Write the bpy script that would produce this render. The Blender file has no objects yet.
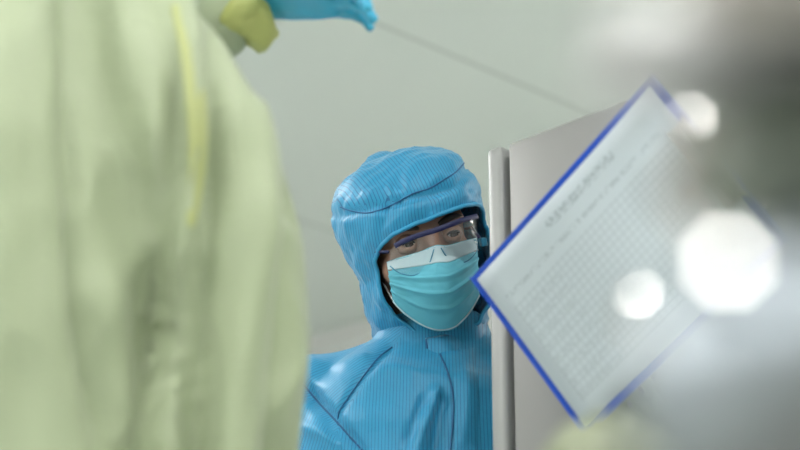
import bpy, bmesh, math, random
import numpy as np
from mathutils import Vector, Matrix, noise
from mathutils.bvhtree import BVHTree
R = math.radians
random.seed(4)
sc = bpy.context.scene
C = sc.collection

# ------------------------------------------------------------------ camera, exposure
FPX = 1889.0; PITCH = R(20); YAW = R(46); Z0 = 0.67; FOCUS = 2.60
cam = bpy.data.cameras.new('camera'); cam_o = bpy.data.objects.new('camera', cam); C.objects.link(cam_o)
cam.sensor_width = 36; cam.lens = FPX*36/800
cam_o.location = (0, 0, Z0); cam_o.rotation_euler = (R(90)+PITCH, 0, YAW)
cam.dof.use_dof = True; cam.dof.focus_distance = FOCUS; cam.dof.aperture_fstop = 3.0; cam.dof.aperture_blades = 8
cam.clip_start = 0.05
sc.camera = cam_o
sc.view_settings.view_transform = 'Standard'; sc.view_settings.look = 'None'
sc.view_settings.gamma = 1; sc.view_settings.use_curve_mapping = False
sc.view_settings.exposure = 1.05
world = bpy.data.worlds.new('world'); sc.world = world; world.use_nodes = True
world.node_tree.nodes['Background'].inputs[0].default_value = (0.8, 0.9, 1, 1)
world.node_tree.nodes['Background'].inputs[1].default_value = 0.25
sc.cycles.max_bounces = 8
# ceiling lamps of the room: (x, y, half x, half y, strength) in the photographer's frame (x right, y ahead)
LAMPS = [(-1.75, 3.3, .30, .60, 11.0), (0.55, 0.9, .30, .60, 4.5), (-1.0, -0.6, .30, .60, 9.0),
         (1.1, -0.9, .30, .60, 11.0), (2.6, 3.4, .30, .60, 9.0), (-2.4, 1.1, .30, .60, 17.0)]
CEIL = 2.70

# ------------------------------------------------------------------ frames
ML = Matrix.Rotation(YAW, 4, 'Z')
CAM = Vector((0, 0, Z0))
cR = Vector((1, 0, 0)); cU = Vector((0, -math.sin(PITCH), math.cos(PITCH))); cF = Vector((0, math.cos(PITCH), math.sin(PITCH)))
def P(px, py, d):
    return CAM + cF*d + cR*((px-400)/FPX*d) + cU*((225-py)/FPX*d)
def ray(px, py):
    return (P(px, py, 1)-CAM).normalized()

# ------------------------------------------------------------------ materials
MATS = {}
def newmat(name):
    m = bpy.data.materials.new(name); m.use_nodes = True; MATS[name] = m
    return m, m.node_tree, m.node_tree.nodes['Principled BSDF']
def mathn(nt, op, a, b=None, c=None):
    n = nt.nodes.new('ShaderNodeMath'); n.operation = op
    for i, v in enumerate((a, b, c)):
        if v is None: continue
        if isinstance(v, (int, float)): n.inputs[i].default_value = v
        else: nt.links.new(v, n.inputs[i])
    return n.outputs[0]
def mixc(nt, f, a, b):
    n = nt.nodes.new('ShaderNodeMix'); n.data_type = 'RGBA'
    if isinstance(f, (int, float)): n.inputs[0].default_value = f
    else: nt.links.new(f, n.inputs[0])
    for i, v in ((6, a), (7, b)):
        if isinstance(v, tuple): n.inputs[i].default_value = v if len(v) == 4 else (*v, 1)
        else: nt.links.new(v, n.inputs[i])
    return n.outputs[2]
def noisen(nt, scale, detail=3, rough=.5, vec=None):
    n = nt.nodes.new('ShaderNodeTexNoise'); n.inputs['Scale'].default_value = scale
    n.inputs['Detail'].default_value = detail; n.inputs['Roughness'].default_value = rough
    if vec is None:
        t = nt.nodes.new('ShaderNodeTexCoord'); vec = t.outputs['Object']
    nt.links.new(vec, n.inputs['Vector']); return n.outputs['Fac']
def bump(nt, p, h, strength, dist):
    b = nt.nodes.new('ShaderNodeBump'); b.inputs['Strength'].default_value = strength; b.inputs['Distance'].default_value = dist
    nt.links.new(h, b.inputs['Height']); nt.links.new(b.outputs[0], p.inputs['Normal'])
def plain(name, col, rough=.5, metal=0, var=.12, nscale=12, bmp=0, bscale=40, bdist=.002, coat=0, sheen=0):
    m, nt, p = newmat(name)
    f = noisen(nt, nscale)
    c = mixc(nt, f, tuple(x*(1-var) for x in col), tuple(min(1, x*(1+var)) for x in col))
    nt.links.new(c, p.inputs['Base Color'])
    p.inputs['Roughness'].default_value = rough; p.inputs['Metallic'].default_value = metal
    p.inputs['Coat Weight'].default_value = coat; p.inputs['Sheen Weight'].default_value = sheen
    if bmp: bump(nt, p, noisen(nt, bscale, 4), bmp, bdist)
    return m
def striped(name, col, line, spacing, width=.22, rough=.42, bscale=28, bmp=.5):
    m, nt, p = newmat(name)
    a = nt.nodes.new('ShaderNodeAttribute'); a.attribute_name = 'stripe'
    u = mathn(nt, 'DIVIDE', a.outputs['Fac'], spacing)
    u = mathn(nt, 'FRACT', u)
    f = mathn(nt, 'LESS_THAN', u, width)
    base = mixc(nt, noisen(nt, 9), tuple(x*.92 for x in col), tuple(min(1, x*1.08) for x in col))
    nt.links.new(mixc(nt, mathn(nt, 'MULTIPLY', f, .75), base, line), p.inputs['Base Color'])
    p.inputs['Roughness'].default_value = rough; p.inputs['Sheen Weight'].default_value = .2
    p.inputs['Specular IOR Level'].default_value = .4
    bump(nt, p, noisen(nt, bscale, 5, .55), bmp, .004)
    return m

striped('blue_antistatic_cloth', (.020, .262, .475), (.006, .095, .24), .0047, rough=.46, bscale=38)
plain('blue_hem', (.020, .262, .475), .45, bmp=.3)
plain('blue_seam', (.012, .10, .24), .6)
plain('pale_green_cloth', (.37, .425, .275), .55, var=.06, nscale=5, bmp=.6, bscale=9, bdist=.012, sheen=.2)
plain('yellow_strip', (.42, .455, .20), .6)
plain('yellow_green_cloth', (.45, .48, .16), .55, var=.06, nscale=5, bmp=.5, bscale=9, bdist=.01)
plain('skin', (.27, .15, .105), .5, var=.08, nscale=30, bmp=.1, bscale=90)
plain('brow_hair', (.02, .014, .012), .7)
plain('mask_blue', (.10, .42, .54), .7, var=.06, nscale=60, bmp=.25, bscale=220, bdist=.0006)
plain('mask_white', (.46, .59, .64), .7, var=.03, bmp=.2, bscale=220, bdist=.0006)
plain('white_elastic', (.75, .78, .78), .7)
plain('navy_plastic', (.003, .006, .06), .55)
plain('teal_plastic', (.02, .18, .30), .3)
plain('eye_white', (.62, .58, .55), .15)
plain('iris_brown', (.025, .014, .01), .1)
plain('glove_blue', (.05, .40, .62), .38, var=.15, nscale=20, bmp=.6, bscale=45, bdist=.004)
plain('glove_white', (.23, .255, .17), .5, bmp=.4)
plain('dark_green_enamel', (.14, .16, .13), .5)
plain('white_boot', (.6, .62, .6), .5)
plain('polished_steel', (.50, .53, .56), .22, 1, var=.04)
plain('satin_steel', (.42, .42, .42), .45, 1, var=.05)
plain('dark_steel', (.32, .30, .28), .45, 1, var=.1)
plain('brushed_steel', (.30, .33, .36), .46, 1, var=.05)
plain('mirror_steel', (.90, .88, .85), .07, 1, var=.02)
plain('grey_rubber', (.07, .075, .07), .6)
plain('grey_enamel', (.215, .213, .21), .42, var=.04, nscale=3, bmp=.08, bscale=300, bdist=.0005)
plain('cabinet_edge_grey', (.27, .275, .272), .35, var=.04, nscale=4)
plain('black_gap', (.06, .055, .05), .7)
plain('clipboard_blue', (.004, .07, .52), .35, var=.03)
plain('wall_paint', (.90, .90, .885), .5, var=.03, nscale=1.3)
plain('floor_vinyl', (.62, .65, .62), .35, var=.06, nscale=2)
m, nt, p = newmat('ceiling_panels')
tc = nt.nodes.new('ShaderNodeTexCoord'); sx = nt.nodes.new('ShaderNodeSeparateXYZ'); nt.links.new(tc.outputs['Object'], sx.inputs[0])
SEAM = P(470, 63, 1)-CAM
t_ = (CEIL-Z0)/SEAM.z; sw = ML @ (SEAM*t_)          # a panel joint passes here
ux = mathn(nt, 'SUBTRACT', sx.outputs[0], sw.x-.006)
ux = mathn(nt, 'FRACT', mathn(nt, 'DIVIDE', ux, 1.18))
f = mathn(nt, 'LESS_THAN', ux, .013)
base = mixc(nt, noisen(nt, .8), (.73, .79, .745), (.79, .85, .805))
nt.links.new(mixc(nt, mathn(nt, 'MULTIPLY', f, .32), base, (.22, .25, .22)), p.inputs['Base Color'])
p.inputs['Roughness'].default_value = .38
m, nt, p = newmat('lamp_diffuser')
p.inputs['Base Color'].default_value = (.9, .9, .88, 1)
p.inputs['Emission Color'].default_value = (1, .99, .965, 1)
p.inputs['Emission Strength'].default_value = 9
# clear plastic of the safety glasses, whitening of reflections painted as diffuse haze
m, nt, p = newmat('clear_lens')
tr = nt.nodes.new('ShaderNodeBsdfTransparent'); tr.inputs[0].default_value = (.93, .96, .97, 1)
gl = nt.nodes.new('ShaderNodeBsdfGlossy'); gl.inputs['Roughness'].default_value = .06
fr = nt.nodes.new('ShaderNodeFresnel'); fr.inputs[0].default_value = 1.5
ms = nt.nodes.new('ShaderNodeMixShader'); nt.links.new(mathn(nt, 'MULTIPLY', fr.outputs[0], .7), ms.inputs[0])
nt.links.new(tr.outputs[0], ms.inputs[1]); nt.links.new(gl.outputs[0], ms.inputs[2])
df = nt.nodes.new('ShaderNodeBsdfDiffuse'); df.inputs[0].default_value = (.8, .86, .9, 1)
m2 = nt.nodes.new('ShaderNodeMixShader'); m2.inputs[0].default_value = .06; nt.links.new(ms.outputs[0], m2.inputs[1]); nt.links.new(df.outputs[0], m2.inputs[2])
nt.links.new(m2.outputs[0], nt.nodes['Material Output'].inputs[0])
# printed form on the clipboard, laid out on its own sheet coordinates (u along the long side, v away from the title edge)
m, nt, p = newmat('printed_form')
uv = nt.nodes.new('ShaderNodeUVMap'); s = nt.nodes.new('ShaderNodeSeparateXYZ'); nt.links.new(uv.outputs[0], s.inputs[0])
U, V = s.outputs[0], s.outputs[1]
def line(c, n, w): return mathn(nt, 'LESS_THAN', mathn(nt, 'FRACT', mathn(nt, 'MULTIPLY', c, n)), w)
def rng(c, a, b): return mathn(nt, 'MULTIPLY', mathn(nt, 'GREATER_THAN', c, a), mathn(nt, 'LESS_THAN', c, b))
inside = mathn(nt, 'MULTIPLY', rng(U, .05, .95), rng(V, .26, .90))
grid = mathn(nt, 'MAXIMUM', line(U, 36, .16), line(V, 26, .20))
grid = mathn(nt, 'MULTIPLY', mathn(nt, 'MULTIPLY', grid, inside), .42)
cmb = nt.nodes.new('ShaderNodeCombineXYZ'); nt.links.new(mathn(nt, 'MULTIPLY', U, 60.0), cmb.inputs[0]); nt.links.new(mathn(nt, 'MULTIPLY', V, 42.0), cmb.inputs[1])
ink = mathn(nt, 'GREATER_THAN', noisen(nt, 1.0, 2, .6, cmb.outputs[0]), .50)
rows = mathn(nt, 'GREATER_THAN', mathn(nt, 'FRACT', mathn(nt, 'MULTIPLY', V, 14.0)), .60)
hdr = mathn(nt, 'MULTIPLY', mathn(nt, 'MULTIPLY', ink, rows), mathn(nt, 'MULTIPLY', rng(V, .15, .25), rng(U, .05, .92)))
ttl = mathn(nt, 'MULTIPLY', mathn(nt, 'MULTIPLY', ink, rng(V, .065, .115)), rng(U, .36, .74))
cells = mathn(nt, 'MULTIPLY', mathn(nt, 'MULTIPLY', ink, line(V, 13, .5)), mathn(nt, 'MULTIPLY', rng(U, .06, .30), rng(V, .27, .88)))
allk = mathn(nt, 'MAXIMUM', mathn(nt, 'MAXIMUM', grid, mathn(nt, 'MULTIPLY', hdr, .55)), mathn(nt, 'MAXIMUM', mathn(nt, 'MULTIPLY', ttl, .75), mathn(nt, 'MULTIPLY', cells, .35)))
nt.links.new(mixc(nt, mathn(nt, 'MULTIPLY', allk, .6), (.56, .62, .68), (.20, .25, .30)), p.inputs['Base Color']); p.inputs['Roughness'].default_value = .6

# ------------------------------------------------------------------ object helpers
ROOT = {}
def thing(name, label, cat, base, group=None):
    o = bpy.data.objects.new(name, None); C.objects.link(o)
    o.location = ML @ base; o.rotation_euler = (0, 0, YAW); o.empty_display_size = .1
    o['label'] = label; o['category'] = cat
    if group: o['group'] = group
    ROOT[o.name] = base.copy(); return o
def setdata(o, base, bm, mat, smooth=True):
    me = bpy.data.meshes.new(o.name if o else 'm')
    bmesh.ops.translate(bm, verts=bm.verts, vec=-base)
    bmesh.ops.recalc_face_normals(bm, faces=bm.faces)
    bm.to_mesh(me); bm.free()
    return me
def obj(name, bm, mat, parent=None, base=None, smooth=True, recalc=True):
    """bm is in the photographer's frame; linked as one mesh under parent, or at top level on its own base"""
    if parent is not None: b = ROOT[parent.name]
    else: b = base if base is not None else Vector((0, 0, 0))
    bmesh.ops.translate(bm, verts=bm.verts, vec=-b)
    if recalc: bmesh.ops.recalc_face_normals(bm, faces=bm.faces)
    me = bpy.data.meshes.new(name); bm.to_mesh(me); bm.free()
    o = bpy.data.objects.new(name, me); C.objects.link(o)
    for mm in (mat if isinstance(mat, (list, tuple)) else [mat]): me.materials.append(MATS[mm])
    if smooth: me.polygons.foreach_set('use_smooth', [True]*len(me.polygons))
    if parent is not None: o.parent = parent
    else: o.location = ML @ b; o.rotation_euler = (0, 0, YAW)
    ROOT[o.name] = b.copy(); return o
def frame_from(d, up=Vector((0, 0, 1))):
    d = d.normalized()
    if abs(d.dot(up)) > .95: up = Vector((1, 0, 0))
    a = d.cross(up).normalized(); b = a.cross(d).normalized(); return a, b
def tube(bm, pts, rad, seg=14, cap=True, flat=None, up=Vector((0, 0, 1))):
    pts = [Vector(q) for q in pts]; n = len(pts)
    if isinstance(rad, (int, float)): rad = [rad]*n
    rings = []; a = None
    for i, q in enumerate(pts):
        d = (pts[min(i+1, n-1)]-pts[max(i-1, 0)]).normalized()
        if a is None: a, b = frame_from(d, up)
        else:
            a = (a-d*a.dot(d)).normalized(); b = a.cross(d).normalized()
        r = rad[i]; ra, rb = (r if isinstance(r, tuple) else (r, r))
        rings.append([bm.verts.new(q+a*(math.cos(t)*ra)+b*(math.sin(t)*rb)) for t in [2*math.pi*k/seg for k in range(seg)]])
    for r0, r1 in zip(rings, rings[1:]):
        for k in range(seg): bm.faces.new((r0[k], r0[(k+1) % seg], r1[(k+1) % seg], r1[k]))
    if cap:
        bm.faces.new(rings[0][::-1]); bm.faces.new(rings[-1])
    return rings
def ball(bm, c, r, seg=20, rings=12, M=None):
    ret = bmesh.ops.create_uvsphere(bm, u_segments=seg, v_segments=rings, radius=1)
    rr = r if isinstance(r, tuple) else (r, r, r)
    for v in ret['verts']:
        q = Vector((v.co.x*rr[0], v.co.y*rr[1], v.co.z*rr[2]))
        v.co = (M @ q if M is not None else q)+c
    return ret['verts']
def boxb(bm, c, h, M=None, bev=0, seg=2):
    ret = bmesh.ops.create_cube(bm, size=2)
    vs = ret['verts']
    for v in vs:
        q = Vector((v.co.x*h[0], v.co.y*h[1], v.co.z*h[2])); v.co = (M @ q if M is not None else q)+c
    if bev:
        es = list({e for v in vs for e in v.link_edges})
        bmesh.ops.bevel(bm, geom=es, offset=bev, segments=seg, affect='EDGES', profile=.5)
def lathe(bm, c, axis, prof, seg=40):
    """prof: (distance along axis, radius)"""
    axis = axis.normalized(); a, b = frame_from(axis); rings = []
    for (h, r) in prof:
        r = max(r, 1e-5)
        rings.append([bm.verts.new(c+axis*h+a*(math.cos(2*math.pi*k/seg)*r)+b*(math.sin(2*math.pi*k/seg)*r)) for k in range(seg)])
    for r0, r1 in zip(rings, rings[1:]):
        for k in range(seg): bm.faces.new((r0[k], r0[(k+1) % seg], r1[(k+1) % seg], r1[k]))
    bm.faces.new(rings[0][::-1]); bm.faces.new(rings[-1])
def remesh(bm, voxel, it=6, fac=.5):
    me = bpy.data.meshes.new('tmp'); bmesh.ops.recalc_face_normals(bm, faces=bm.faces); bm.to_mesh(me); bm.free()
    o = bpy.data.objects.new('tmp', me); C.objects.link(o)
    r = o.modifiers.new('r', 'REMESH'); r.mode = 'VOXEL'; r.voxel_size = voxel
    s = o.modifiers.new('s', 'SMOOTH'); s.factor = fac; s.iterations = it
    dg = bpy.context.evaluated_depsgraph_get(); ev = o.evaluated_get(dg); m2 = ev.to_mesh()
    out = bmesh.new(); out.from_mesh(m2); ev.to_mesh_clear()
    bpy.data.objects.remove(o); bpy.data.meshes.remove(me); return out
def chaikin(pts, n=2):
    pts = [Vector(q) for q in pts]
    for _ in range(n):
        o = [pts[0]]
        for a, b in zip(pts, pts[1:]): o += [a*.75+b*.25, a*.25+b*.75]
        o.append(pts[-1]); pts = o
    return pts
def lerpcurve(pts, t):
    """pts: 2-D control points, t 0..1 by index, Catmull-Rom"""
    n = len(pts)-1; f = min(max(t, 0), 1)*n; i = min(int(f), n-1); u = f-i
    g = lambda k: np.array(pts[min(max(k, 0), n)], float)
    p0, p1, p2, p3 = g(i-1), g(i), g(i+1), g(i+2)
    return .5*((2*p1)+(-p0+p2)*u+(2*p0-5*p1+4*p2-p3)*u*u+(-p0+3*p1-3*p2+p3)*u**3)

# ------------------------------------------------------------------ the room (world axes)
def room_obj(name, bm, mat):
    me = bpy.data.meshes.new(name); bm.to_mesh(me); bm.free(); me.materials.append(MATS[mat])
    o = bpy.data.objects.new(name, me); C.objects.link(o); o['kind'] = 'structure'; return o
X0, X1, Y0, Y1 = -7.6, 4.0, -3.2, 4.5
def slab(name, lo, hi, mat, bev=0):
    bm = bmesh.new(); lo = Vector(lo); hi = Vector(hi); boxb(bm, (lo+hi)/2, (hi-lo)/2, bev=bev); return room_obj(name, bm, mat)
slab('floor', (X0, Y0, -.1), (X1, Y1, 0), 'floor_vinyl')
slab('ceiling', (X0-.12, Y0-.12, CEIL), (X1+.12, Y1+.12, CEIL+.1), 'ceiling_panels')
slab('wall_far', (X0-.12, Y1, 0), (X1+.12, Y1+.12, CEIL), 'wall_paint')
slab('wall_near', (X0-.12, Y0-.12, 0), (X1+.12, Y0, CEIL), 'wall_paint')
slab('wall_left', (X0-.12, Y0, 0), (X0, Y1, CEIL), 'wall_paint')
slab('wall_right', (X1, Y0, 0), (X1+.12, Y1, CEIL), 'wall_paint')
slab('baseboard_far', (X0, Y1-.015, 0), (X1, Y1, .1), 'cabinet_edge_grey')
slab('trim_1', (X0, Y1-.03, CEIL-.035), (X1, Y1, CEIL), 'wall_paint', .01)
for (lx, ly, hx, hy, st) in LAMPS:
    w = ML @ Vector((lx, ly, CEIL))
    root = bpy.data.objects.new('ceiling_light', None); C.objects.link(root); root.location = w
    root['label'] = 'recessed ceiling light panel outside the picture'; root['category'] = 'ceiling light'; root['group'] = 'ceiling light panels outside the picture'
    bm = bmesh.new()
    for sx_ in (-1, 1): boxb(bm, Vector((sx_*(hx+.015), 0, -.015)), (.015, hy+.03, .0145), bev=.003)
    for sy_ in (-1, 1): boxb(bm, Vector((0, sy_*(hy+.015), -.015)), (hx, .015, .0145), bev=.003)
    me = bpy.data.meshes.new('frame'); bm.to_mesh(me); bm.free(); me.materials.append(MATS['cabinet_edge_grey'])
    o = bpy.data.objects.new('frame', me); C.objects.link(o); o.parent = root
    bm = bmesh.new(); boxb(bm, Vector((0, 0, -.012)), (hx, hy, .008))
    me = bpy.data.meshes.new('diffuser'); bm.to_mesh(me); bm.free()
    mm = MATS['lamp_diffuser'].copy(); mm.node_tree.nodes['Principled BSDF'].inputs['Emission Strength'].default_value = st
    me.materials.append(mm)
    o = bpy.data.objects.new('diffuser', me); C.objects.link(o); o.parent = root

# ------------------------------------------------------------------ steel cabinet beside the blue operator
def Lw(x, y, z):  # world-aligned offsets expressed in the photographer's frame
    return ML.inverted() @ Vector((x, y, z))
WX = Lw(1, 0, 0); WY = Lw(0, 1, 0); WZ = Vector((0, 0, 1))
MW = Matrix((WX, WY, WZ)).transposed()
cc = P(492, 152, 2.47)                   # top left front corner
TOPZ = cc.z; cor = Vector((cc.x, cc.y, 0))
cab = thing('steel_cabinet', 'tall light grey metal cabinet standing behind the blue clipboard', 'cabinet', cor+WX*.17+WY*.22)
def cabbox(bm, x0, x1, y0, y1, z0, z1, bev=.004):
    c = cor+WX*(x0+x1)/2+WY*(y0+y1)/2+WZ*(z0+z1)/2
    boxb(bm, c, ((x1-x0)/2, (y1-y0)/2, (z1-z0)/2), MW, bev, 3)
bm = bmesh.new(); cabbox(bm, .034, .24, .012, .46, .06, TOPZ-.004); obj('body', bm, 'grey_enamel', cab)
bm = bmesh.new(); cabbox(bm, 0, .026, -.012, .46, 0, TOPZ, .007); obj('side_panel', bm, 'cabinet_edge_grey', cab)
bm = bmesh.new(); cabbox(bm, .027, .033, .008, .40, .06, TOPZ-.012, .001); obj('gasket', bm, 'black_gap', cab)
dr = None
bm = bmesh.new(); cabbox(bm, .037, .236, -.010, .011, .08, TOPZ-.002, .005); dr = obj('door', bm, 'grey_enamel', cab)
bm = bmesh.new(); cabbox(bm, .185, .205, -.05, -.035, .60, .80, .005); cabbox(bm, .188, .202, -.04, -.009, .61, .63, .002); cabbox(bm, .188, .202, -.04, -.009, .77, .79, .002)
obj('handle', bm, 'satin_steel', dr)
bm = bmesh.new(); cabbox(bm, .034, .232, .0, .44, 0, .06, .004); obj('plinth', bm, 'black_gap', cab)

# ------------------------------------------------------------------ bodies
def body_bm(F, fwd, H, arms, legs=True, infl=0.0, neck=True, z_top=None, lean=0, hands=False, sw=1.0, trap=True):
    """F foot point, fwd horizontal facing, H height; arms: list of (shoulder, elbow, wrist)"""
    k = H/1.70; side = Vector((fwd.y, -fwd.x, 0)); bm = bmesh.new()
    secs = [(.80, .155, .11, 0), (.90, .172, .125, 0), (1.00, .165, .12, 0), (1.10, .152, .112, 0), (1.22, .162, .118, 0), (1.32, .172*sw, .118, 0),
            (1.385, .160*sw, .098, 0), (1.425, .115*sw, .078, -.005), (1.45, .075, .066, -.006)]
    if neck: secs += [(1.50, .056, .056, 0.01)]
    rings = []
    for (z, hw, hd, yo) in secs:
        hw = hw*k+infl; hd = hd*k+infl; q = F+Vector((0, 0, z*k))+fwd*(yo+lean*max(0, z-.9))
        ring = []
        for i in range(36):
            t = 2*math.pi*i/36; c, s = math.cos(t), math.sin(t)
            c = math.copysign(abs(c)**.85, c); s = math.copysign(abs(s)**.85, s)
            ring.append(bm.verts.new(q+side*(c*hw)+fwd*(s*hd)))
        rings.append(ring)
    for r0, r1 in zip(rings, rings[1:]):
        for i in range(36): bm.faces.new((r0[i], r0[(i+1) % 36], r1[(i+1) % 36], r1[i]))
    bm.faces.new(rings[0][::-1]); bm.faces.new(rings[-1])
    for (S, E, W) in arms:
        S, E, W = Vector(S), Vector(E), Vector(W)
        pts = [S, S.lerp(E, .33), S.lerp(E, .8), E, E.lerp(W, .25), E.lerp(W, .7), W]
        rad = [x*k+infl for x in (.056, .052, .044, .043, .043, .035, .029)]
        tube(bm, pts, rad, 20)
        ball(bm, S, .060*k+infl)
        ball(bm, E, .043*k+infl)
        if trap: tube(bm, [F+Vector((0, 0, 1.425*k)), S+Vector((0, 0, .012))], [.048+infl, .045+infl], 18)
        inner = F+Vector((0, 0, 1.40*k))+fwd*(lean*.5); tube(bm, [S, S.lerp(inner, .7)], [.052*k+infl, .05*k+infl], 18)
    if legs:
        for s in (-1, 1):
            hip = F+Vector((0, 0, .86*k))+side*(s*.085*k); kn = F+Vector((0, 0, .47*k))+side*(s*.10*k)+fwd*.01; an = F+Vector((0, 0, .09))+side*(s*.11*k)-fwd*.02
            tube(bm, [hip, hip.lerp(kn, .5), kn, kn.lerp(an, .35), an], [x*k+infl for x in (.088, .075, .056, .056, .040)], 20)
            ball(bm, an, .042*k+infl)
    return bm
def boots(F, fwd, H, mat, parent):
    k = H/1.70; side = Vector((fwd.y, -fwd.x, 0))
    for s in (-1, 1):
        an = F+side*(s*.11*k)-fwd*.02; bm = bmesh.new()
        tube(bm, [an+Vector((0, 0, .22)), an+Vector((0, 0, .12)), an+Vector((0, 0, .07))], [.058, .055, .052], 18)
        prof = [(-.07, .030, .03), (-.05, .042, .05), (0, .046, .055), (.07, .048, .042), (.13, .046, .032), (.17, .036, .024), (.185, .018, .015)]
        rr = []
        for (f_, w_, h_) in prof:
            rr.append([bm.verts.new(an+fwd*f_+side*(math.cos(t)*w_)+Vector((0, 0, h_+math.sin(t)*h_))) for t in [2*math.pi*i/16 for i in range(16)]])
        for r0, r1 in zip(rr, rr[1:]):
            for i in range(16): bm.faces.new((r0[i], r0[(i+1) % 16], r1[(i+1) % 16], r1[i]))
        bm.faces.new(rr[0][::-1]); bm.faces.new(rr[-1])
        obj('boot', remesh(bm, .008, 3), mat, parent)
def hand_bm(W, d, n, thumb_side, curl=.35, k=1.0, spread=.10):
    """W wrist, d direction of the hand, n back-of-hand normal, thumb_side +-1"""
    d = d.normalized(); n = (n-d*n.dot(d)).normalized(); s = d.cross(n).normalized()*thumb_side
    bm = bmesh.new()
    tube(bm, [W-d*.03, W, W+d*.03*k, W+d*.06*k, W+d*.088*k], [(.029*k, .022*k), (.028*k, .021*k), (.037*k, .019*k), (.041*k, .016*k), (.040*k, .014*k)], 18, up=n)
    for (off, L, r, sp) in ((.031, .072, .0088, .10), (.0105, .080, .0092, .03), (-.0105, .075, .0088, -.04), (-.031, .058, .0078, -.12)):
        q = W+d*.078*k+s*(off*k); ang = R(4); dd = (d+s*sp*spread*8).normalized(); pts = [q]; rads = [r*k*1.05]
        for j, fr_ in enumerate((.46, .30, .24)):
            ang += curl*(.6+.5*j); v = dd*math.cos(ang)-n*math.sin(ang); q = q+v*(L*fr_*k); pts.append(q); rads.append(r*k*(1-.07*(j+1)))
        tube(bm, pts, rads, 12); ball(bm, pts[-1], rads[-1], 12, 8)
        for pp, r_ in zip(pts[1:-1], rads[1:-1]): ball(bm, pp, r_, 12, 8)
    q = W+d*.022*k+s*(.026*k)-n*.006*k
    pts = [q]; v = (d*.62+s*.68-n*.35).normalized(); q = q+v*.042*k; pts.append(q); v = (d*.85+s*.35-n*.4).normalized(); q = q+v*.032*k; pts.append(q); v = (d*.95+s*.1-n*.35).normalized(); q = q+v*.025*k; pts.append(q)
    tube(bm, pts, [.014*k, .0115*k, .0105*k, .009*k], 12); ball(bm, pts[-1], .009*k, 12, 8)
    return bm
def nvec(q): return Vector((noise.noise(q+Vector((11.3, 0, 5))), noise.noise(q+Vector((0, 23.7, 1))), noise.noise(q+Vector((7, 3, 31.9)))))
def folds(bm, amp, sx_, sy_, sz_, seed, ridge=True, clip=None):
    bm.normal_update(); off = Vector((seed*7.3, seed*3.1, seed*1.7)); dd = []
    for v in bm.verts:
        q = Vector((v.co.x*sx_, v.co.y*sy_, v.co.z*sz_))+off
        h = noise.noise(q+nvec(q*.6)*.6)
        if ridge: h = 1-2*abs(h)*1.6
        dd.append(v.normal*(h*amp*(clip(v.co) if clip else 1)))
    for v, d_ in zip(bm.verts, dd): v.co += d_

def creases(bm, L_, wx=.9, wy=.15):
    PL = [(np.array([lerpcurve(pl, i/40) for i in range(41)]), w, a) for pl, w, a in L_]
    bm.normal_update(); mv = []
    for v in bm.verts:
        r = v.co-CAM; d = r.dot(cF); m_ = 0
        if v.normal.dot(r) < 0 and d > .5:
            q = np.array((400+r.dot(cR)/d*FPX, 225-r.dot(cU)/d*FPX))
            if -60 < q[0] < 860 and -60 < q[1] < 520:
                for pl, w, a in PL:
                    dd = (np.abs(pl[:, 0]-q[0])*wx+np.abs(pl[:, 1]-q[1])*wy).min()
                    m_ += a*math.exp(-(dd/w)**2)
        mv.append(v.normal*m_)
    for v, m_ in zip(bm.verts, mv): v.co += m_

# ------------------------------------------------------------------ head of the blue operator: distance fields in head coordinates
HC = P(414, 238, 2.65)
B = Matrix((cR, cF, cU)).transposed()
HROT = B @ Matrix.Rotation(R(-12), 3, 'Y') @ Matrix.Rotation(R(3), 3, 'X') @ Matrix.Rotation(R(15), 3, 'Z')
HM = Matrix.Translation(HC) @ HROT.to_4x4(); HI = HM.inverted()
def ell(p, c, r):
    q = (p-np.array(c))/np.array(r); k0 = np.linalg.norm(q); k1 = np.linalg.norm(q/np.array(r)); return k0*(k0-1)/max(k1, 1e-9)
def cap(p, a, b, ra, rb=None):
    a = np.array(a); b = np.array(b); rb = ra if rb is None else rb
    h = np.clip(np.dot(p-a, b-a)/np.dot(b-a, b-a), 0, 1); return np.linalg.norm(p-a-h*(b-a))-(ra+(rb-ra)*h)
def smin(a, b, k):
    h = max(k-abs(a-b), 0)/k; return min(a, b)-h*h*k*.25
def smax(a, b, k): return -smin(-a, -b, k)
def sd_face(p):
    d = ell(p, (0, .012, .030), (.074, .094, .086))
    d = smin(d, ell(p, (0, -.022, -.052), (.060, .066, .070)), .04)
    d = smin(d, cap(p, (0, .025, -.08), (0, .045, -.2), .054), .03)
    d = smin(d, cap(p, (-.045, -.070, .018), (.045, -.070, .018), .010), .02)
    for s in (-1, 1):
        d = smax(d, -cap(p, (s*.031, -.104, -.002), (s*.034, -.100, -.002), .017), .016)
        d = smin(d, ell(p, (s*.045, -.058, -.035), (.022, .022, .018)), .02)
    d = smin(d, cap(p, (0, -.082, .006), (0, -.104, -.036), .0075, .011), .014)
    d = smin(d, cap(p, (-.012, -.090, -.040), (.012, -.090, -.040), .008), .01)
    d = smin(d, cap(p, (-.018, -.080, -.070), (.018, -.080, -.070), .007), .01)
    return d
def sd_hood(p):
    d = ell(p, (-.005, .012, .034), (.1015, .112, .0865))
    d = smin(d, ell(p, (.030, -.010, .048), (.070, .085, .062)), .03)
    d = smin(d, ell(p, (.008, -.004, -.045), (.095, .090, .090)), .035)
    d = smin(d, cap(p, (.0, .012, -.10), (.0, .03, -.22), .080, .088), .03)
    return d
def sd_mask(p):
    d = ell(p, (0, -.036, -.058), (.0755, .066, .078))
    d = smin(d, cap(p, (0, -.086, -.004), (0, -.100, -.055), .012, .022), .03)
    d = smin(d, cap(p, (0, -.085, -.06), (0, -.072, -.10), .024, .022), .03)
    return d
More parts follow.
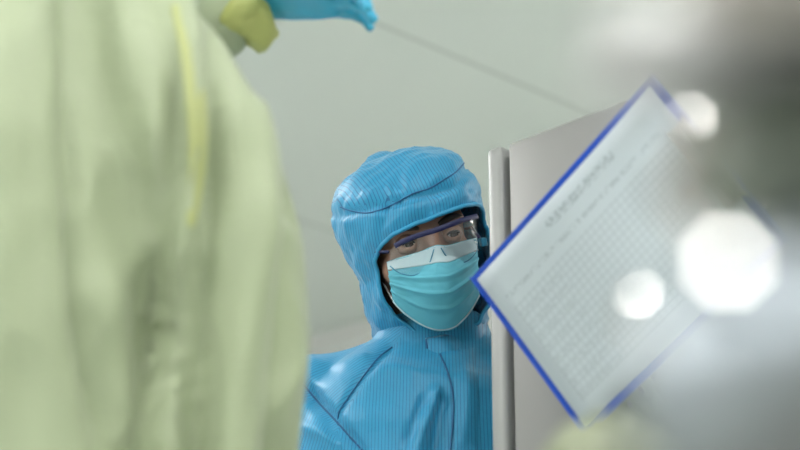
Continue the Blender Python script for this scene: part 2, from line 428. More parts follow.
def cast(sd, o, d, tmax=.4):
    """outermost crossing from inside: march out until positive"""
    t = 0.0
    for _ in range(80):
        v = sd(o+d*t)
        if v > -1e-5 and t > .01: break
        t += max(-v, 2e-4)
        if t > tmax: break
    return t
def trace(sd, px, py, off=0):
    r = ray(px, py); o = np.array(HI @ CAM); d = np.array(HI.to_3x3() @ r); t = 2.2; best = (9, t)
    for _ in range(120):
        v = sd(o+d*t)-off
        if abs(v) < best[0]: best = (abs(v), t)
        if v < 2e-5: break
        t += v*.8
        if t > 3.1: break
    return o+d*best[1]
def toL(q): return HM @ Vector(q)
def normal(sd, p):
    e = 1e-4; g = np.array([sd(p+np.eye(3)[i]*e)-sd(p-np.eye(3)[i]*e) for i in range(3)]); return g/max(np.linalg.norm(g), 1e-9)
def shell(sd, ctr, dirs, nb, tail=np.array((0, 1, 0.0)), closed=True, disp=None, tmax=1.0):
    bm = bmesh.new(); rings = []; ctr = np.array(ctr); loc = []
    for j in range(nb+1):
        ring = []
        for d0 in dirs:
            w = math.acos(np.clip(np.dot(d0, tail), -1, 1)); t = j/nb*tmax
            d = (math.sin((1-t)*w)*d0+math.sin(t*w)*tail)/max(math.sin(w), 1e-6) if j < nb or tmax < 1 else tail
            q = ctr+d*cast(sd, ctr, d)
            if disp: q = q+d*disp(q, j)
            ring.append(q)
            if j == nb and tmax >= 1: break
        rings.append(ring)
    V_ = [[bm.verts.new(toL(q)) for q in r] for r in rings]; n = len(dirs)
    for a, b in zip(V_, V_[1:]):
        for i in range(n):
            if len(b) == 1: bm.faces.new((a[i], a[(i+1) % n], b[0]))
            else: bm.faces.new((a[i], a[(i+1) % n], b[(i+1) % n], b[i]))
    return bm, rings
def fbm(q, s, seed=0): return noise.fractal(Vector(q)*s+Vector((seed, seed*2.1, -seed)), .6, 2.1, 3)

FB = Vector((HC.x+.03, HC.y+.07, 0))
pb = thing('person', 'person in blue striped hooded coverall, face mask and safety glasses facing the camera', 'person', FB)
# continuous skin figure: limbs and trunk, then the head with its features
fb = Vector((.12, -1, 0)).normalized(); sb = Vector((fb.y, -fb.x, 0))
NB = P(430, 352, 2.66)
Hb = NB.z/1.455*1.70
FBODY = Vector((NB.x, NB.y, 0))
sh = lambda s: FBODY+Vector((0, 0, 1.375*Hb/1.7))-Vector((1, -.12, 0)).normalized()*(s*.158)
SR = sh(1); SL = sh(-1)
arms_b = [(SR, SR+Vector((-.075, -.02, -.27)), SR+Vector((-.03, -.16, -.47))), (SL, SL+Vector((.03, .0, -.28)), SL+Vector((.0, -.03, -.52)))]
bm = remesh(body_bm(FBODY, fb, Hb, arms_b, infl=-.004), .012, 4)
hb, _ = None, None
dirs = []
for i in range(128):
    a = 2*math.pi*i/128; dirs.append(np.array((math.cos(a)*.02, -1, math.sin(a)*.02))/np.linalg.norm((math.cos(a)*.02, -1, math.sin(a)*.02)))
# polar grid around the nose gives the face the finest cells
hbm, rr = shell(sd_face, (0, -.01, -.012), dirs, 110)
cv = hbm.verts.new(toL(rr[0][0])); hbm.verts.ensure_lookup_table()
tmp = bpy.data.meshes.new('t'); hbm.to_mesh(tmp); hbm.free(); bm.from_mesh(tmp); bpy.data.meshes.remove(tmp)
obj('body', bm, 'skin', pb)
ht = bpy.context

# eyes with lids, brows
def eye(s):
    c = np.array((s*.0325, -.0745, -.001))
    bm = bmesh.new(); ball(bm, toL(c), .0118, 24, 16)
    e = obj('eyeball', bm, 'eye_white', pb)
    look = np.array((.10, -1, -.10)); look = look/np.linalg.norm(look)
    bm = bmesh.new(); a = (HROT @ Vector(look)).normalized()
    lathe(bm, toL(c), a, [(.0095, .0064), (.0112, .0058), (.0119, .0040), (.0123, .0)], 24); obj('iris', bm, 'iris_brown', e)
    # lids: a slightly larger sphere with an almond opening
    n = 48; dl = []
    for i in range(n):
        t = 2*math.pi*i/n; x = math.cos(t)*.80; z = math.sin(t); z = z*(.30 if z > 0 else .34)*(1-.25*x*x)-.02
        v = np.array((x, -1.0, z)); dl.append(v/np.linalg.norm(v))
    bm = bmesh.new(); rs = []
    for j in range(9):
        ring = []
        for d0 in dl:
            u = d0*(1-j/8)+np.array((d0[0], 0.25, d0[2]))*(j/8)*1.2
            if j: u = u+np.array((0, .0, 0))
            u = u/np.linalg.norm(u); ring.append(bm.verts.new(toL(c+u*(.0128+.0008*min(j, 3)))))
        rs.append(ring)
    for r0, r1 in zip(rs, rs[1:]):
        for i in range(n): bm.faces.new((r0[i], r0[(i+1) % n], r1[(i+1) % n], r1[i]))
    obj('eyelid', bm, 'skin', pb)
    bm = bmesh.new(); up_ = [toL(c+d0*.0134) for d0 in dl[:n//2+1]]
    tube(bm, up_, .0016, 8); obj('eyelashes', bm, 'brow_hair', pb)
    # brow: a tapering strip of hair above the socket
    pts = []
    for i in range(9):
        t = i/8; x = s*(.014+.042*t); z = .0165+.007*math.sin(t*2.2)-.002*t
        o = np.array((0, -.01, z)); v = np.array((x, -.075, 0)); v = v/np.linalg.norm(v)
        pts.append(toL(o+v*(cast(sd_face, o, v)+.0008)))
    bm = bmesh.new(); tube(bm, pts, [(.0016+.0012*math.sin(math.pi*min(1, i/8+.15)), .0042*math.sin(math.pi*min(.98, i/8*.85+.15))+.0006) for i in range(9)], 10, up=cU)
    obj('eyebrow', bm, 'brow_hair', pb)
for s in (-1, 1): eye(s)

# hood
rim_px = [(-.060, -.088), (-.069, -.060), (-.071, -.030), (-.066, -.010), (-.048, .006), (-.020, .0145), (.012, .0185), (.042, .0195), (.066, .016), (.080, .000), (.086, -.024), (.084, -.052), (.071, -.080), (.050, -.108), (.020, -.124), (-.016, -.124), (-.044, -.110)]
NR = 144; hc = np.array((0, .0, -.02)); rimd = []
for i in range(NR):
    q = lerpcurve(rim_px+rim_px[:1], i/NR); yy = -.082+.55*q[0]**2/.08
    if q[1] < -.06: yy += (-.06-q[1])*.35
    v = np.array((q[0], yy, q[1]))-hc; rimd.append(v/np.linalg.norm(v))
def seamz(x, y):
    return .061+max(0, x-.045)*.55-max(0, -x-.06)*.1
def hood_disp(q, j):
    h = .0045*fbm(q, 16, 3)+.002*fbm(q, 45, 9)
    up_ = q[2]-seamz(q[0], q[1])
    h -= .004*math.exp(-(up_/.006)**2)
    if up_ > 0: h += .004*min(1, up_/.02)
    # gathered pinches on the side of the hood
    for (cx, cz, sx_, sz_, am) in ((-.030, .072, .006, .020, -.006), (.060, .082, .022, .006, -.005), (.030, .100, .03, .006, .004), (-.018, .068, .006, .018, .004), (-.052, .062, .005, .028, -.007), (-.064, .035, .004, .03, -.004), (-.082, -.04, .008, .02, -.006), (-.075, -.075, .006, .03, .005)):
        h += am*math.exp(-((q[0]-cx-.2*(q[2]-cz))/sx_)**2-((q[2]-cz)/sz_)**2) if q[1] < .03 else 0
    if q[2] < -.10: h += .0035*math.sin(q[2]*260+q[0]*60)*min(1, (-.10-q[2])/.03)
    h -= .0065*math.exp(-((q[0]+.045)/.042)**2-((q[2]-.110)/.05)**2)
    h += .003*math.exp(-((q[0]-.072)/.02)**2-((q[2]-.095)/.025)**2)
    if j == 0: h += .002
    return h
bm, rings = shell(sd_hood, hc, rimd, 110, tail=np.array((0, .93, .37)), disp=hood_disp)
lay = bm.verts.layers.float.new('stripe')
bm.verts.ensure_lookup_table(); flat = [q for r in rings for q in r]
for v, q in zip(bm.verts, flat):
    v[lay] = q[0]*1.0+.10*q[2]+.05*q[1] if q[2] > seamz(q[0], q[1]) else q[0]*.95-.12*q[2]-.55*(q[1]+.05)*(1 if q[0] < 0 else -1)
hood = obj('hood', bm, 'blue_antistatic_cloth', pb)
md = hood.modifiers.new('thick', 'SOLIDIFY'); md.thickness = .0018; md.offset = -1
bm = bmesh.new(); pts = [toL(q) for q in rings[0]]
rr = tube(bm, pts+pts[:2], .0030, 10, cap=False); obj('hood_hem', bm, 'blue_hem', hood)
def hood_on(px, py, off=0): return toL(trace(sd_hood, px, py, off))
HB = BVHTree.FromPolygons([tuple(toL(q)) for q in flat], [tuple(vv.index for vv in f_.verts) for f_ in []] or [(0, 1, 2)])
def mesh_bvh(o):
    b = ROOT[o.name]; vs = [tuple(v.co+b) for v in o.data.vertices]
    return BVHTree.FromPolygons(vs, [tuple(p_.vertices) for p_ in o.data.polygons])
HB = mesh_bvh(hood)
def on(bvh, px, py, lift=.001):
    h = bvh.ray_cast(CAM, ray(px, py), 6)
    return None if h[0] is None else h[0]-ray(px, py)*lift
def seamline(bvh, pxs, r, n=50, mat='blue_seam', parent=None, name='seam', lift=.0005, flat=None):
    pts = []
    for i in range(n+1):
        q = lerpcurve(pxs, i/n); h = on(bvh, q[0], q[1], lift)
        if h is not None: pts.append(h)
    if len(pts) > 3:
        bm = bmesh.new(); tube(bm, pts, r, 8); return obj(name, bm, mat, parent)
seamline(HB, [(464, 163), (456, 172), (445, 179), (430, 188), (412, 194), (396, 203), (380, 210), (366, 213), (352, 211), (340, 207)], .0011, parent=hood, name='crown_seam')

# surgical mask
mt = [(386.5, 262), (398, 258), (412, 254), (424, 250), (432, 246.5), (438, 245), (446, 245.5), (456, 243), (467, 240), (477, 238)]
mb_ = [(393, 302), (401, 311), (411, 319), (422, 326), (434, 330.5), (445, 331), (455, 328), (464, 320), (472, 310), (479.5, 296)]
def patch(sd, top, bot, nu, nv, off, prof=None, keep=None):
    bm = bmesh.new(); g = []; L_ = []
    for j in range(nv+1):
        row = []
        for i in range(nu+1):
            u = i/nu; v = j/nv; a = lerpcurve(top, u); b = lerpcurve(bot, u); q = a+(b-a)*v
            o_ = off+(prof(u, v) if prof else 0)
            w = trace(sd, q[0], q[1], off); n_ = normal(sd, w); w = w+n_*(o_-off); row.append(bm.verts.new(toL(w)))
        g.append(row)
    for j in range(nv):
        for i in range(nu): bm.faces.new((g[j][i], g[j][i+1], g[j+1][i+1], g[j+1][i]))
    return bm, g
def pleat(u, v):
    e = min(1, min(u, 1-u)*9); h = 0
    for c in (.34, .52, .70):
        c += .02*math.sin(u*3)
        t = (v-c)/.075
        if 0 <= t < 1: h += .0046*(1-t)
        elif -.12 < t < 0: h += .0046*(1+t/.12)
    h += .0012*noise.noise(Vector((u*9, v*16, 2)))
    if v > .96 or v < .03: h += .0006
    return h*(.45+.55*e)
bm, g = patch(sd_mask, mt, mb_, 60, 72, .003, pleat)
for f_ in bm.faces:
    pass
msk = obj('face_mask', bm, 'mask_blue', pb)
md = msk.modifiers.new('thick', 'SOLIDIFY'); md.thickness = .0012; md.offset = -1
MB = mesh_bvh(msk)
def row_curve(v0): return [tuple(lerpcurve(mt, i/12)+(lerpcurve(mb_, i/12)-lerpcurve(mt, i/12))*v0) for i in range(13)]
bm, g = patch(sd_mask, row_curve(.005), row_curve(.20), 50, 10, .0040)
o = obj('nose_band', bm, 'mask_white', msk); md = o.modifiers.new('thick', 'SOLIDIFY'); md.thickness = .0006
seamline(MB, row_curve(.985), .0010, mat='mask_white', parent=msk, name='lower_binding')
# ear loops: from the mask's corners back under the hood
def toh(x, y, z): return toL((x, y, z))
lc = [toL(trace(sd_mask, 394, 301, .003)), P(388, 292, 2.60), P(382, 280, 2.625)]
bm = bmesh.new(); tube(bm, chaikin(lc), .0013, 8); obj('ear_loop', bm, 'white_elastic', msk)
lc = [toL(trace(sd_mask, 388, 263, .003)), P(384, 262, 2.61), P(378, 262, 2.63)]
bm = bmesh.new(); tube(bm, chaikin(lc), .0013, 8); obj('ear_loop', bm, 'white_elastic', msk)

# safety glasses
def sd_gl(p): return ell(p, (0, -.014, 0), (.080, .094, .10))
bar = [(395, 246), (402, 242), (410, 238.5), (424, 233.5), (436, 230), (448, 225.5), (460, 221), (470, 218), (477, 216)]
ltop = [(390, 250), (400, 243), (412, 238.5), (424, 234.5), (435, 232)]
lbot = [(390, 266), (400, 273), (415, 275), (428, 266), (434, 249)]
rtop = [(438, 230), (448, 226), (459, 222), (468, 219), (476, 217)]
rbot = [(441, 248), (448, 258), (458, 263), (469, 260), (478, 250)]
gts = [toL(trace(sd_gl, *lerpcurve(bar, i/40), .014)) for i in range(41)]
bm = bmesh.new(); tube(bm, gts, [(.0018, .0038)]*41, 10, up=cU); gl_o = obj('safety_glasses', bm, 'navy_plastic', pb)
for (t_c, b_c) in ((ltop, lbot), (rtop, rbot)):
    bm, g = patch(sd_gl, t_c, b_c, 24, 16, .012); edge = [Vector(v.co) for v in g[-1]]
    lens = obj('lens', bm, 'clear_lens', gl_o)
    bm = bmesh.new(); tube(bm, edge, .0008, 8); obj('lens_rim', bm, 'teal_plastic', lens)
bm = bmesh.new(); a0 = toL(trace(sd_gl, 483, 242, .012)); boxb(bm, a0, (.004, .007, .006), HROT, .0015); obj('temple_hinge', bm, 'teal_plastic', gl_o)
bm = bmesh.new(); a1 = toL(trace(sd_gl, 388, 252, .012)); tube(bm, [a1, toL((-.078, -.03, -.002)), toL((-.08, .01, -.004))], .0022, 8); obj('temple', bm, 'navy_plastic', gl_o)
bm = bmesh.new(); tube(bm, [a0, toL((.079, -.02, -.002)), toL((.08, .01, -.004))], .0022, 8); obj('temple', bm, 'navy_plastic', gl_o)

# coverall
bm = body_bm(FBODY, fb, Hb, arms_b, infl=.016)
bm = remesh(bm, .006, 12)
folds(bm, .007, 5, 5, 9, 2); folds(bm, .003, 16, 16, 22, 5, False)
creases(bm, [([(437, 392), (430, 412), (422, 432), (416, 460)], 4, .012), ([(443, 400), (438, 425), (434, 460)], 5, -.008), ([(425, 400), (416, 418), (408, 440)], 4, -.006),
    ([(312, 362), (340, 366), (366, 356)], 4, .004), ([(310, 400), (328, 424), (340, 450)], 4, -.006), ([(296, 425), (320, 432), (340, 446)], 4, .008), ([(380, 372), (395, 366), (412, 372)], 5, .004),
    ([(392, 347), (362, 378), (340, 412)], 3, -.005), ([(303, 384), (336, 421), (364, 452)], 5, -.012), ([(466, 372), (468, 400), (464, 440)], 4, .004)], .8, .6)
lay = bm.verts.layers.float.new('stripe')
def seg_side(px_y):  # raglan line in the picture
    return 0
camv = {}
for v in bm.verts:
    r = v.co-CAM; d = r.dot(cF); px = 400+r.dot(cR)/d*FPX; py = 225-r.dot(cU)/d*FPX
    e = v.co-SR
    rag = 392-(py-346)*.72 if py < 420 else 339
    if px < rag-(0) and v.co.x < FBODY.x: v[lay] = (e.z*.85+e.x*-.5+e.y*.4) if py < 400+(px-305)*1.1 else e.x-.35*e.z
    else: v[lay] = (v.co-FBODY).dot(Vector((1, -.12, 0)))+.03*(v.co.z-1.2)*math.sin(v.co.x*14)
cover = obj('coverall', bm, 'blue_antistatic_cloth', pb)
CB = mesh_bvh(cover)
seamline(CB, [(392, 347), (378, 358), (362, 378), (348, 398), (339, 412), (338, 425)], .0010, parent=cover)
seamline(CB, [(303, 384), (318, 402), (336, 421), (350, 437), (364, 452)], .0013, parent=cover)
# front placket: a raised strip
bmp_ = bmesh.new(); g = []
for i in range(41):
    t = i/40; c0 = lerpcurve([(440, 352), (448, 372), (453, 395), (453, 420), (450, 452)], t); c1 = lerpcurve([(474, 348), (476, 372), (478, 395), (478, 420), (477, 452)], t)
    row = []
    for j in range(9):
        q = c0+(c1-c0)*(j/8); h = on(CB, q[0], q[1], .0035 if 0 < j < 8 else .0012)
        row.append(h)
    if all(h is not None for h in row): g.append([bmp_.verts.new(h) for h in row])
for a, b in zip(g, g[1:]):
    for j in range(8): bmp_.faces.new((a[j], a[j+1], b[j+1], b[j]))
lay = bmp_.verts.layers.float.new('stripe')
for v in bmp_.verts: v[lay] = v.co.x
obj('placket', bmp_, 'blue_antistatic_cloth', cover)
seamline(CB, [(440, 354), (448, 373), (453, 395), (453, 420), (450, 452)], .0012, parent=cover, lift=.003)
# stand collar with its fastening tab
bm = bmesh.new(); lay = bm.verts.layers.float.new('stripe'); g = []; n = 64
cax = (HC-Vector((0, 0, .1))-NB).normalized()
for j in range(8):
    t = j/7; row = []
    for i in range(n):
        a = 2*math.pi*i/n; r_ = .079-.006*t+.0018*math.sin(a*9+t*3)
        q = Vector((NB.x+.004-.006*t, NB.y-.006, NB.z+.0))+Vector((math.cos(a)*r_*1.02, math.sin(a)*r_*.98, -.022+.05*t+.012*math.sin(a)*(1)+.012*math.cos(a)*t))
        row.append(bm.verts.new(q))
    g.append(row)
for a, b in zip(g, g[1:]):
    for i in range(n): bm.faces.new((a[i], a[(i+1) % n], b[(i+1) % n], b[i]))
for j, row in enumerate(g):
    for i, v in enumerate(row): v[lay] = i/n*.55
col = obj('collar', bm, 'blue_antistatic_cloth', pb); md = col.modifiers.new('thick', 'SOLIDIFY'); md.thickness = .004
KB = mesh_bvh(col)
bm = bmesh.new(); lay = bm.verts.layers.float.new('stripe'); g = []
for j in range(9):
    row = []
    for i in range(21):
        u = i/20; a = lerpcurve([(425, 338), (442, 335), (460, 331), (480, 325)], u); b = lerpcurve([(428, 354), (444, 357), (462, 352), (484, 343)], u); q = a+(b-a)*(j/8)
        h = on(KB, q[0], q[1], .004 if 0 < i and 0 < j < 8 else .0015) or on(CB, q[0], q[1], .012) or P(q[0], q[1], 2.55)
        row.append(bm.verts.new(h))
    g.append(row)
for a, b in zip(g, g[1:]):
    for i in range(20): bm.faces.new((a[i], a[i+1], b[i+1], b[i]))
for v in bm.verts: v[lay] = v.co.x
o = obj('collar_tab', bm, 'blue_antistatic_cloth', col); tabo = o; md = o.modifiers.new('thick', 'SOLIDIFY'); md.thickness = .003
TB = mesh_bvh(tabo)
seamline(TB, [(482, 344), (462, 351.5), (444, 356), (429, 353), (427, 346), (426, 339.5)], .0011, parent=tabo, name='tab_edge', lift=.001)
boots(FBODY, fb, Hb, 'white_boot', pb)
for (S, E, W), ts in zip(arms_b, (1, -1)):
    obj('glove', remesh(hand_bm(W, (W-E), Vector((ts*-1, 0, .2)), ts, .3), .004, 3), 'glove_blue', pb)

# ------------------------------------------------------------------ clipboard with a printed form
K0 = P(472, 278, 2.24)
e1 = (P(640, 90, 2.07)-K0)
def k_e2(d): return P(550, 385, d)-K0
lo, hi = 1.9, 2.5
for _ in range(50):
    mid = (lo+hi)/2
    if (k_e2(mid).dot(e1) > 0) == (k_e2(lo).dot(e1) > 0): lo = mid
    else: hi = mid
e2 = k_e2(lo).normalized()*.235; e1 = e1.normalized()*.345
kn = e1.cross(e2).normalized()
if kn.dot(cF) > 0: kn = -kn
KM = Matrix((e1.normalized(), e2.normalized(), kn)).transposed()
kc = K0+e1/2+e2/2
kb = thing('clipboard', 'blue clipboard held at a slant in front of the grey cabinet', 'clipboard', kc)
bm = bmesh.new(); boxb(bm, kc, (e1.length/2, e2.length/2, .003), KM, .0012, 2); obj('board', bm, 'clipboard_blue', kb, smooth=False)
def sheet(name, lift, inset, mat, curl=0, par=None):
    bm = bmesh.new(); g = []; uvl = bm.loops.layers.uv.new('UVMap'); uvs = {}
    a0, a1 = inset, e1.length-inset; b0, b1 = inset, e2.length-inset
    for i in range(13):
        row = []
        for j in range(13):
            u, v = i/12, j/12; x = a0+(a1-a0)*u; y = b0+(b1-b0)*v
            q = K0+e1.normalized()*x+e2.normalized()*y+kn*(lift+curl*(max(0, .35-u)*max(0, .3-v)))
            w = bm.verts.new(q); uvs[w] = (u, v); row.append(w)
        g.append(row)
    for i in range(12):
        for j in range(12):
            f_ = bm.faces.new((g[i][j], g[i+1][j], g[i+1][j+1], g[i][j+1]))
            for l in f_.loops: l[uvl].uv = uvs[l.vert]
    return obj(name, bm, mat, par)
def sheet_top():
    o = sheet('printed_form', .0044, .0085, 'printed_form', .015, kb); return o
pp = sheet_top(); md = pp.modifiers.new('thick', 'SOLIDIFY'); md.thickness = .0006
pp.parent = None; pp.location = ML @ kc; pp.rotation_euler = (0, 0, YAW)
pp['label'] = 'white printed form with a fine table grid clipped on the blue board'; pp['category'] = 'paper form'
bm = bmesh.new(); q = K0+e1.normalized()*(e1.length-.012)+e2*.5
boxb(bm, q+kn*.0100, (.012, .055, .0025), KM, .002); cl = obj('clip', bm, 'satin_steel', kb)
bm = bmesh.new(); tube(bm, [q+kn*.0128-e2.normalized()*.05, q+kn*.0128+e2.normalized()*.05], .004, 12); obj('spring', bm, 'satin_steel', cl)

# ------------------------------------------------------------------ pale green operators
def pale_person(F, fwd, H, arms, label, seed, amp=.012, sw=1.0, lean=0, cloth='pale_green_cloth', infl=.03, base=None, extra=None, crease=None):
    r = thing('person', label, 'person', F)
    k = H/1.7
    hd = F+Vector((0, 0, 1.58*k))+fwd*(.02+lean*.7)
    bm = body_bm(F, fwd, H, arms, infl=-.020, lean=lean, sw=sw)
    side = Vector((fwd.y, -fwd.x, 0)); Mh = Matrix((side, fwd, Vector((0, 0, 1)))).transposed()
    ball(bm, hd+Vector((0, 0, .03)), (.074, .092, .088), M=Mh); ball(bm, hd+fwd*.03-Vector((0, 0, .04)), (.060, .062, .068), M=Mh)
    tube(bm, [hd-Vector((0, 0, .16)), hd-Vector((0, 0, .04))], .056); ball(bm, hd+fwd*.10-Vector((0, 0, .015)), (.011, .014, .02), M=Mh)
    obj('body', remesh(bm, .010, 4), 'skin', r)
    for s in (-1, 1):
        bm = bmesh.new(); ball(bm, hd+fwd*.082+side*(s*.031)+Vector((0, 0, .012)), .012, 14, 10); obj('eyeball', bm, 'eye_white', r)
    # hood with a face opening
    bm = bmesh.new()
    ball(bm, hd+Vector((0, 0, .03))-fwd*.008, (.092, .112, .105), 40, 28, M=Mh)
    rings = tube(bm, [hd-Vector((0, 0, .20)), hd-Vector((0, 0, .12)), hd-Vector((0, 0, .05)), hd], [.105, .088, .088, .09], 40)
    bm = remesh(bm, .009, 6)
    kill = [f_ for f_ in bm.faces if (f_.calc_center_median()-hd).dot(fwd) > .055 and -.085 < (f_.calc_center_median()-hd).z < .04 and abs((f_.calc_center_median()-hd).dot(side)) < .07]
    bmesh.ops.delete(bm, geom=kill, context='FACES'); folds(bm, .004, 14, 14, 14, seed+3)
    obj('hood', bm, cloth, r)
    bm = bmesh.new(); ball(bm, hd+fwd*.045-Vector((0, 0, .05)), (.062, .062, .062), 30, 20, M=Mh); obj('face_mask', bm, 'mask_blue', r)
    bm = body_bm(F, fwd, H, arms, infl=infl, lean=lean, sw=sw)
    if extra: extra(bm)
    bm = remesh(bm, .010, 10); folds(bm, amp, 7, 7, 2.2, seed); folds(bm, amp*.4, 13, 13, 9, seed+1)
    if crease: crease(bm)
    obj('coverall', bm, cloth, r)
    boots(F, fwd, H, 'white_boot', r)
    return r
def drape(b):
    tube(b, [P(60, -60, 1.82), P(75, 0, 1.82), P(118, 90, 1.80), P(160, 175, 1.79), P(198, 265, 1.77), P(214, 350, 1.76), P(218, 430, 1.76), P(208, 540, 1.76), P(198, 640, 1.78)], [.070, .078, .108, .117, .099, .082, .074, .070, .05], 30)
    tube(b, [P(-40, -50, 1.80), P(0, 40, 1.76), P(20, 160, 1.72), P(30, 300, 1.70), P(30, 460, 1.70), P(20, 620, 1.72)], [.08, .095, .105, .11, .105, .08], 30)
def crease_a(bm):
    # long hanging folds: grooves and ridges following the fall of the cloth
    creases(bm, [([(80, -20), (88, 50), (112, 120), (145, 210), (156, 330), (150, 470)], 19, -.026), ([(76, 120), (84, 200), (92, 300), (110, 400), (128, 470)], 14, -.024),
          ([(170, -20), (190, 60), (196, 140), (186, 240), (176, 330), (170, 470)], 8, .024), ([(176, 120), (168, 220), (158, 330), (156, 470)], 9, -.020), ([(214, 140), (208, 240), (200, 340), (196, 470)], 15, -.026),
          ([(262, 230), (248, 310), (238, 380), (232, 470)], 17, .020), ([(290, 210), (284, 320), (272, 470)], 9, -.014), ([(120, 40), (150, 130), (168, 220)], 12, .014), ([(30, 200), (60, 240), (100, 262)], 14, -.008), ([(20, 380), (70, 360), (110, 372)], 14, -.008)])
# A: back turned, standing at the left, one hand raised
FA = Vector((P(40, 225, 1.84).x, P(40, 225, 1.84).y, 0)); Ha = 1.60
fA = Vector((.25, 1, 0)).normalized()
sA = P(190, 200, 1.78); eA = P(236, 430, 1.74)
arms_a = [(sA, P(218, 400, 1.76), P(190, 560, 1.74)), (P(-70, 110, 1.85), P(60, 40, 2.08), P(235, 6, 2.14))]
pa = pale_person(FA, fA, Ha, arms_a, 'person in pale green hooded coverall seen from behind, filling the left side', 3, .008, sw=.85, extra=drape, crease=crease_a)
bm = bmesh.new(); W = P(246, 8, 2.12)
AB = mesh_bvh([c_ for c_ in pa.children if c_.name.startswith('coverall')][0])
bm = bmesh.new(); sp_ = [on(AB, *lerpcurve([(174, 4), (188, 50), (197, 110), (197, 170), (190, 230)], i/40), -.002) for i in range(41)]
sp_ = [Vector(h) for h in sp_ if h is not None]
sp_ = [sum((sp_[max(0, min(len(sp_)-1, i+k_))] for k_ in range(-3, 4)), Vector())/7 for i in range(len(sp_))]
tube(bm, sp_, [(.010*math.sin(math.pi*(.08+.84*i/(len(sp_)-1)))+.001, .004) for i in range(len(sp_))], 12); obj('sleeve_strip', bm, 'yellow_strip', pa)  # yellowish strip laid along the sleeve ridge
obj('glove', remesh(hand_bm(P(262, -2, 2.12), P(390, -8, 2.05)-P(262, 2, 2.12), Vector((0, .3, 1)), 1, .25, 1.0, .05), .004, 3), 'glove_blue', pa)
bm = bmesh.new(); tube(bm, chaikin([P(205, 12, 2.14), P(235, 14, 2.13), P(252, 6, 2.12), P(262, 4, 2.12)]), [.042]*4+[.036]*4+[.034]*20, 20, cap=False) if False else tube(bm, [P(165, 22, 2.13), P(200, 22, 2.13), P(228, 16, 2.13), P(250, 12, 2.12), P(268, 6, 2.12)], [.045, .044, .042, .046, .038], 24)
bmesh.ops.subdivide_edges(bm, edges=bm.edges, cuts=3, use_grid_fill=True); folds(bm, .008, 26, 26, 26, 2); obj('cuff', bm, 'yellow_green_cloth', pa)
W2 = arms_a[0][2]
obj('glove', remesh(hand_bm(W2, W2-arms_a[0][1], Vector((1, 0, .2)), -1, .3), .004, 3), 'glove_blue', pa)
# C: stands outside the frame on the right and holds the clipboard
e1n = e1.normalized(); e2n = e2.normalized()
wC = K0+e1n*.055+e2n*(.235+.118)+kn*-.032
FC = Vector((.68, 1.60, 0)); fC = Vector((-.75, .65, 0)).normalized()
sC = Vector((.52, 1.72, 1.28)); eC = Vector((.475, 1.70, 1.0))
arms_c = [(sC, eC, wC), (Vector((.70, 1.42, 1.28)), Vector((.43, 1.27, 1.02)), P(715, 560, 1.18))]
pc = pale_person(FC, fC, 1.66, arms_c, 'person in pale green coverall reaching in from the right to hold the clipboard', 8, .008)
obj('glove', remesh(hand_bm(wC, -e2n*1.0+kn*.02, -kn, -1, .06), .004, 3), 'glove_white', pc)
W3 = arms_c[1][2]; obj('glove', remesh(hand_bm(W3, P(622, 440, 1.16)-W3, cU-cF*.5, -1, .55, .95), .004, 3), 'glove_white', pc)

# ------------------------------------------------------------------ polished machine close to the camera
LK = [Vector((lx, ly, CEIL-.03)) for (lx, ly, *_r) in LAMPS]
def halfv(p, k): return ((LK[k]-p).normalized()+(CAM-p).normalized()).normalized()
mcb = Vector((.40, .78, 0))
mc = thing('filling_machine', 'polished steel machine with pipes and added glint knobs, blurred close to the camera at the right', 'machine', mcb)
def mp(name, fn, mat, par=mc):
    bm = bmesh.new(); fn(bm); return obj(name, bm, mat, par)
mp('base', lambda b: boxb(b, mcb+Vector((0, 0, .02)), (.22, .2, .02), bev=.006), 'satin_steel')
mp('column', lambda b: boxb(b, mcb+Vector((.02, 0, .60)), (.045, .045, .57), bev=.008), 'satin_steel')
pA, pB = P(762, 396, .44), P(1120, 220, .50)
ax = (pB-pA).normalized()
bigp = mp('pipe', lambda b: lathe(b, pA, ax, [(-.031, 0), (-.029, .011), (-.023, .022), (-.012, .0285), (0, .032), (.004, .032), (.005, .0345), (.011, .0345), (.012, .032), (.05, .032), (.051, .033), (.057, .033), (.058, .032), ((pB-pA).length, .032)], 56), 'brushed_steel')
mp('pipe_elbow', lambda b: tube(b, chaikin([pB-ax*.01, pB+ax*.04, mcb+Vector((-.02, 0, .84)), mcb+Vector((.0, 0, .84))], 3), .0265, 28), 'brushed_steel')
blk = P(815, 10, .50)
mp('housing', lambda b: boxb(b, blk, (.032, .03, .018), Matrix.Rotation(R(-8), 3, 'Y'), .006, 3), 'dark_steel')
mp('support_arm', lambda b: tube(b, chaikin([blk+Vector((.02, 0, 0)), blk+Vector((.10, .05, .02)), mcb+Vector((.02, 0, 1.12))], 2), .014, 20), 'satin_steel')
mp('valve_body', lambda b: lathe(b, P(782, 165, .50), (P(777, 60, .50)-P(782, 165, .50)).normalized(), [(-.016, 0), (-.015, .014), (-.012, .019), (.012, .020), (.014, .013), (.022, .012), (.023, .0), ], 40), 'dark_green_enamel')
mp('valve_stem', lambda b: tube(b, [P(786, 90, .50), P(800, 30, .50)], .006, 20), 'dark_steel')
mp('hose', lambda b: tube(b, chaikin([P(788, 190, .50), P(786, 240, .50), P(850, 300, .50)], 2), .008, 20), 'grey_rubber')
mp('pipe', lambda b: tube(b, chaikin([P(612, 28, .50), P(650, 32, .49), P(710, 48, .48), P(800, 34, .49)], 2), .0085, 24), 'satin_steel')
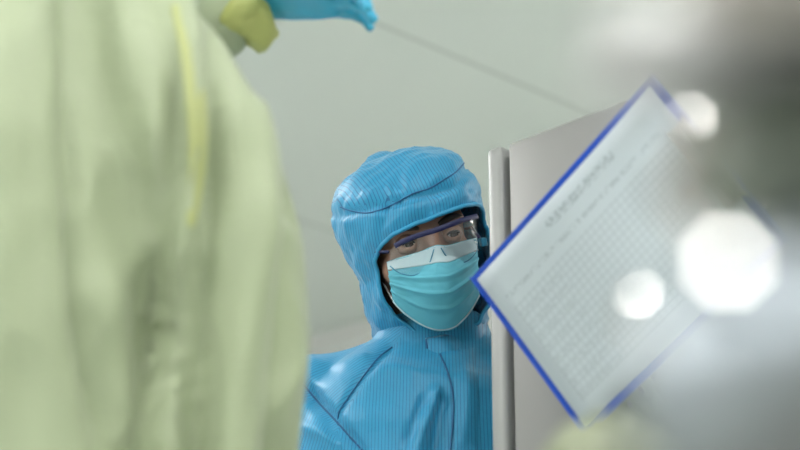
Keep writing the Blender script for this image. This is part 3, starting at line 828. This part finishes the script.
mp('pipe', lambda b: tube(b, chaikin([P(606, 84, .45), P(680, 84, .47), P(730, 72, .48), P(800, 50, .49)], 2), .0062, 24), 'satin_steel')
mp('pipe', lambda b: tube(b, chaikin([P(706, 66, .56), P(716, 120, .60), P(668, 192, .62), P(700, 230, .56), P(790, 330, .50)], 3), .0040, 20), 'dark_steel')
mp('valve_cap', lambda b: lathe(b, P(672, 192, .62), (CAM-P(672, 192, .62))+Vector((.2, 0, .1)), [(-.008, .003), (-.003, .006), (.004, .006), (.006, .004), (.007, 0)], 24), 'grey_rubber')
def glint_knob(p, rf, k, rb, mat='mirror_steel', tail=None):  # added mirror facet, turned to throw a lamp's glint at the camera
    h = halfv(p, k); b_ = bmesh.new()
    lathe(b_, p, h, [(-.003, rf), (0, rf), (.00001, 0)], 40)
    kn_ = obj('glint_knob', b_, mat, mc, smooth=False)
    bb = bmesh.new()
    lathe(bb, p-h*.0009, h, [(-.0145, rb*.5), (-.005, rb*.52), (-.0042, rb*1.06), (0, rb*1.06)], 32); obj('glint_grip', bb, 'brushed_steel', kn_)
    if tail is not None:
        bb = bmesh.new(); tube(bb, chaikin([p-h*.012, p-h*.03, tail]), .0022, 14); obj('glint_stem', bb, 'dark_steel', kn_)
glint_knob(P(636, 291, .74), .0030, 3, .0036, tail=P(760, 350, .47))
glint_knob(P(692, 118, .72), .0020, 3, .0040, tail=P(710, 110, .60))
glint_knob(P(690, 166, .72), .0016, 2, .0034, tail=P(706, 150, .61))
glint_knob(P(742, 145, .70), .0013, 1, .0050, tail=P(780, 150, .52))
glint_knob(P(728, 262, .42), .0020, 3, .0050, tail=P(775, 320, .445))
mp('dark_block', lambda b: boxb(b, P(800, 458, .30), (.034, .010, .007), Matrix.Rotation(R(-27), 3, 'Y'), .004), 'grey_rubber')  # dark block added to stand for the pipe's dark underside
mp('dark_block_arm', lambda b: tube(b, chaikin([P(880, 430, .31), P(1150, 420, .40), mcb+Vector((-.02, 0, .78)), mcb+Vector((.01, 0, .78))], 2), .008, 18), 'dark_steel')
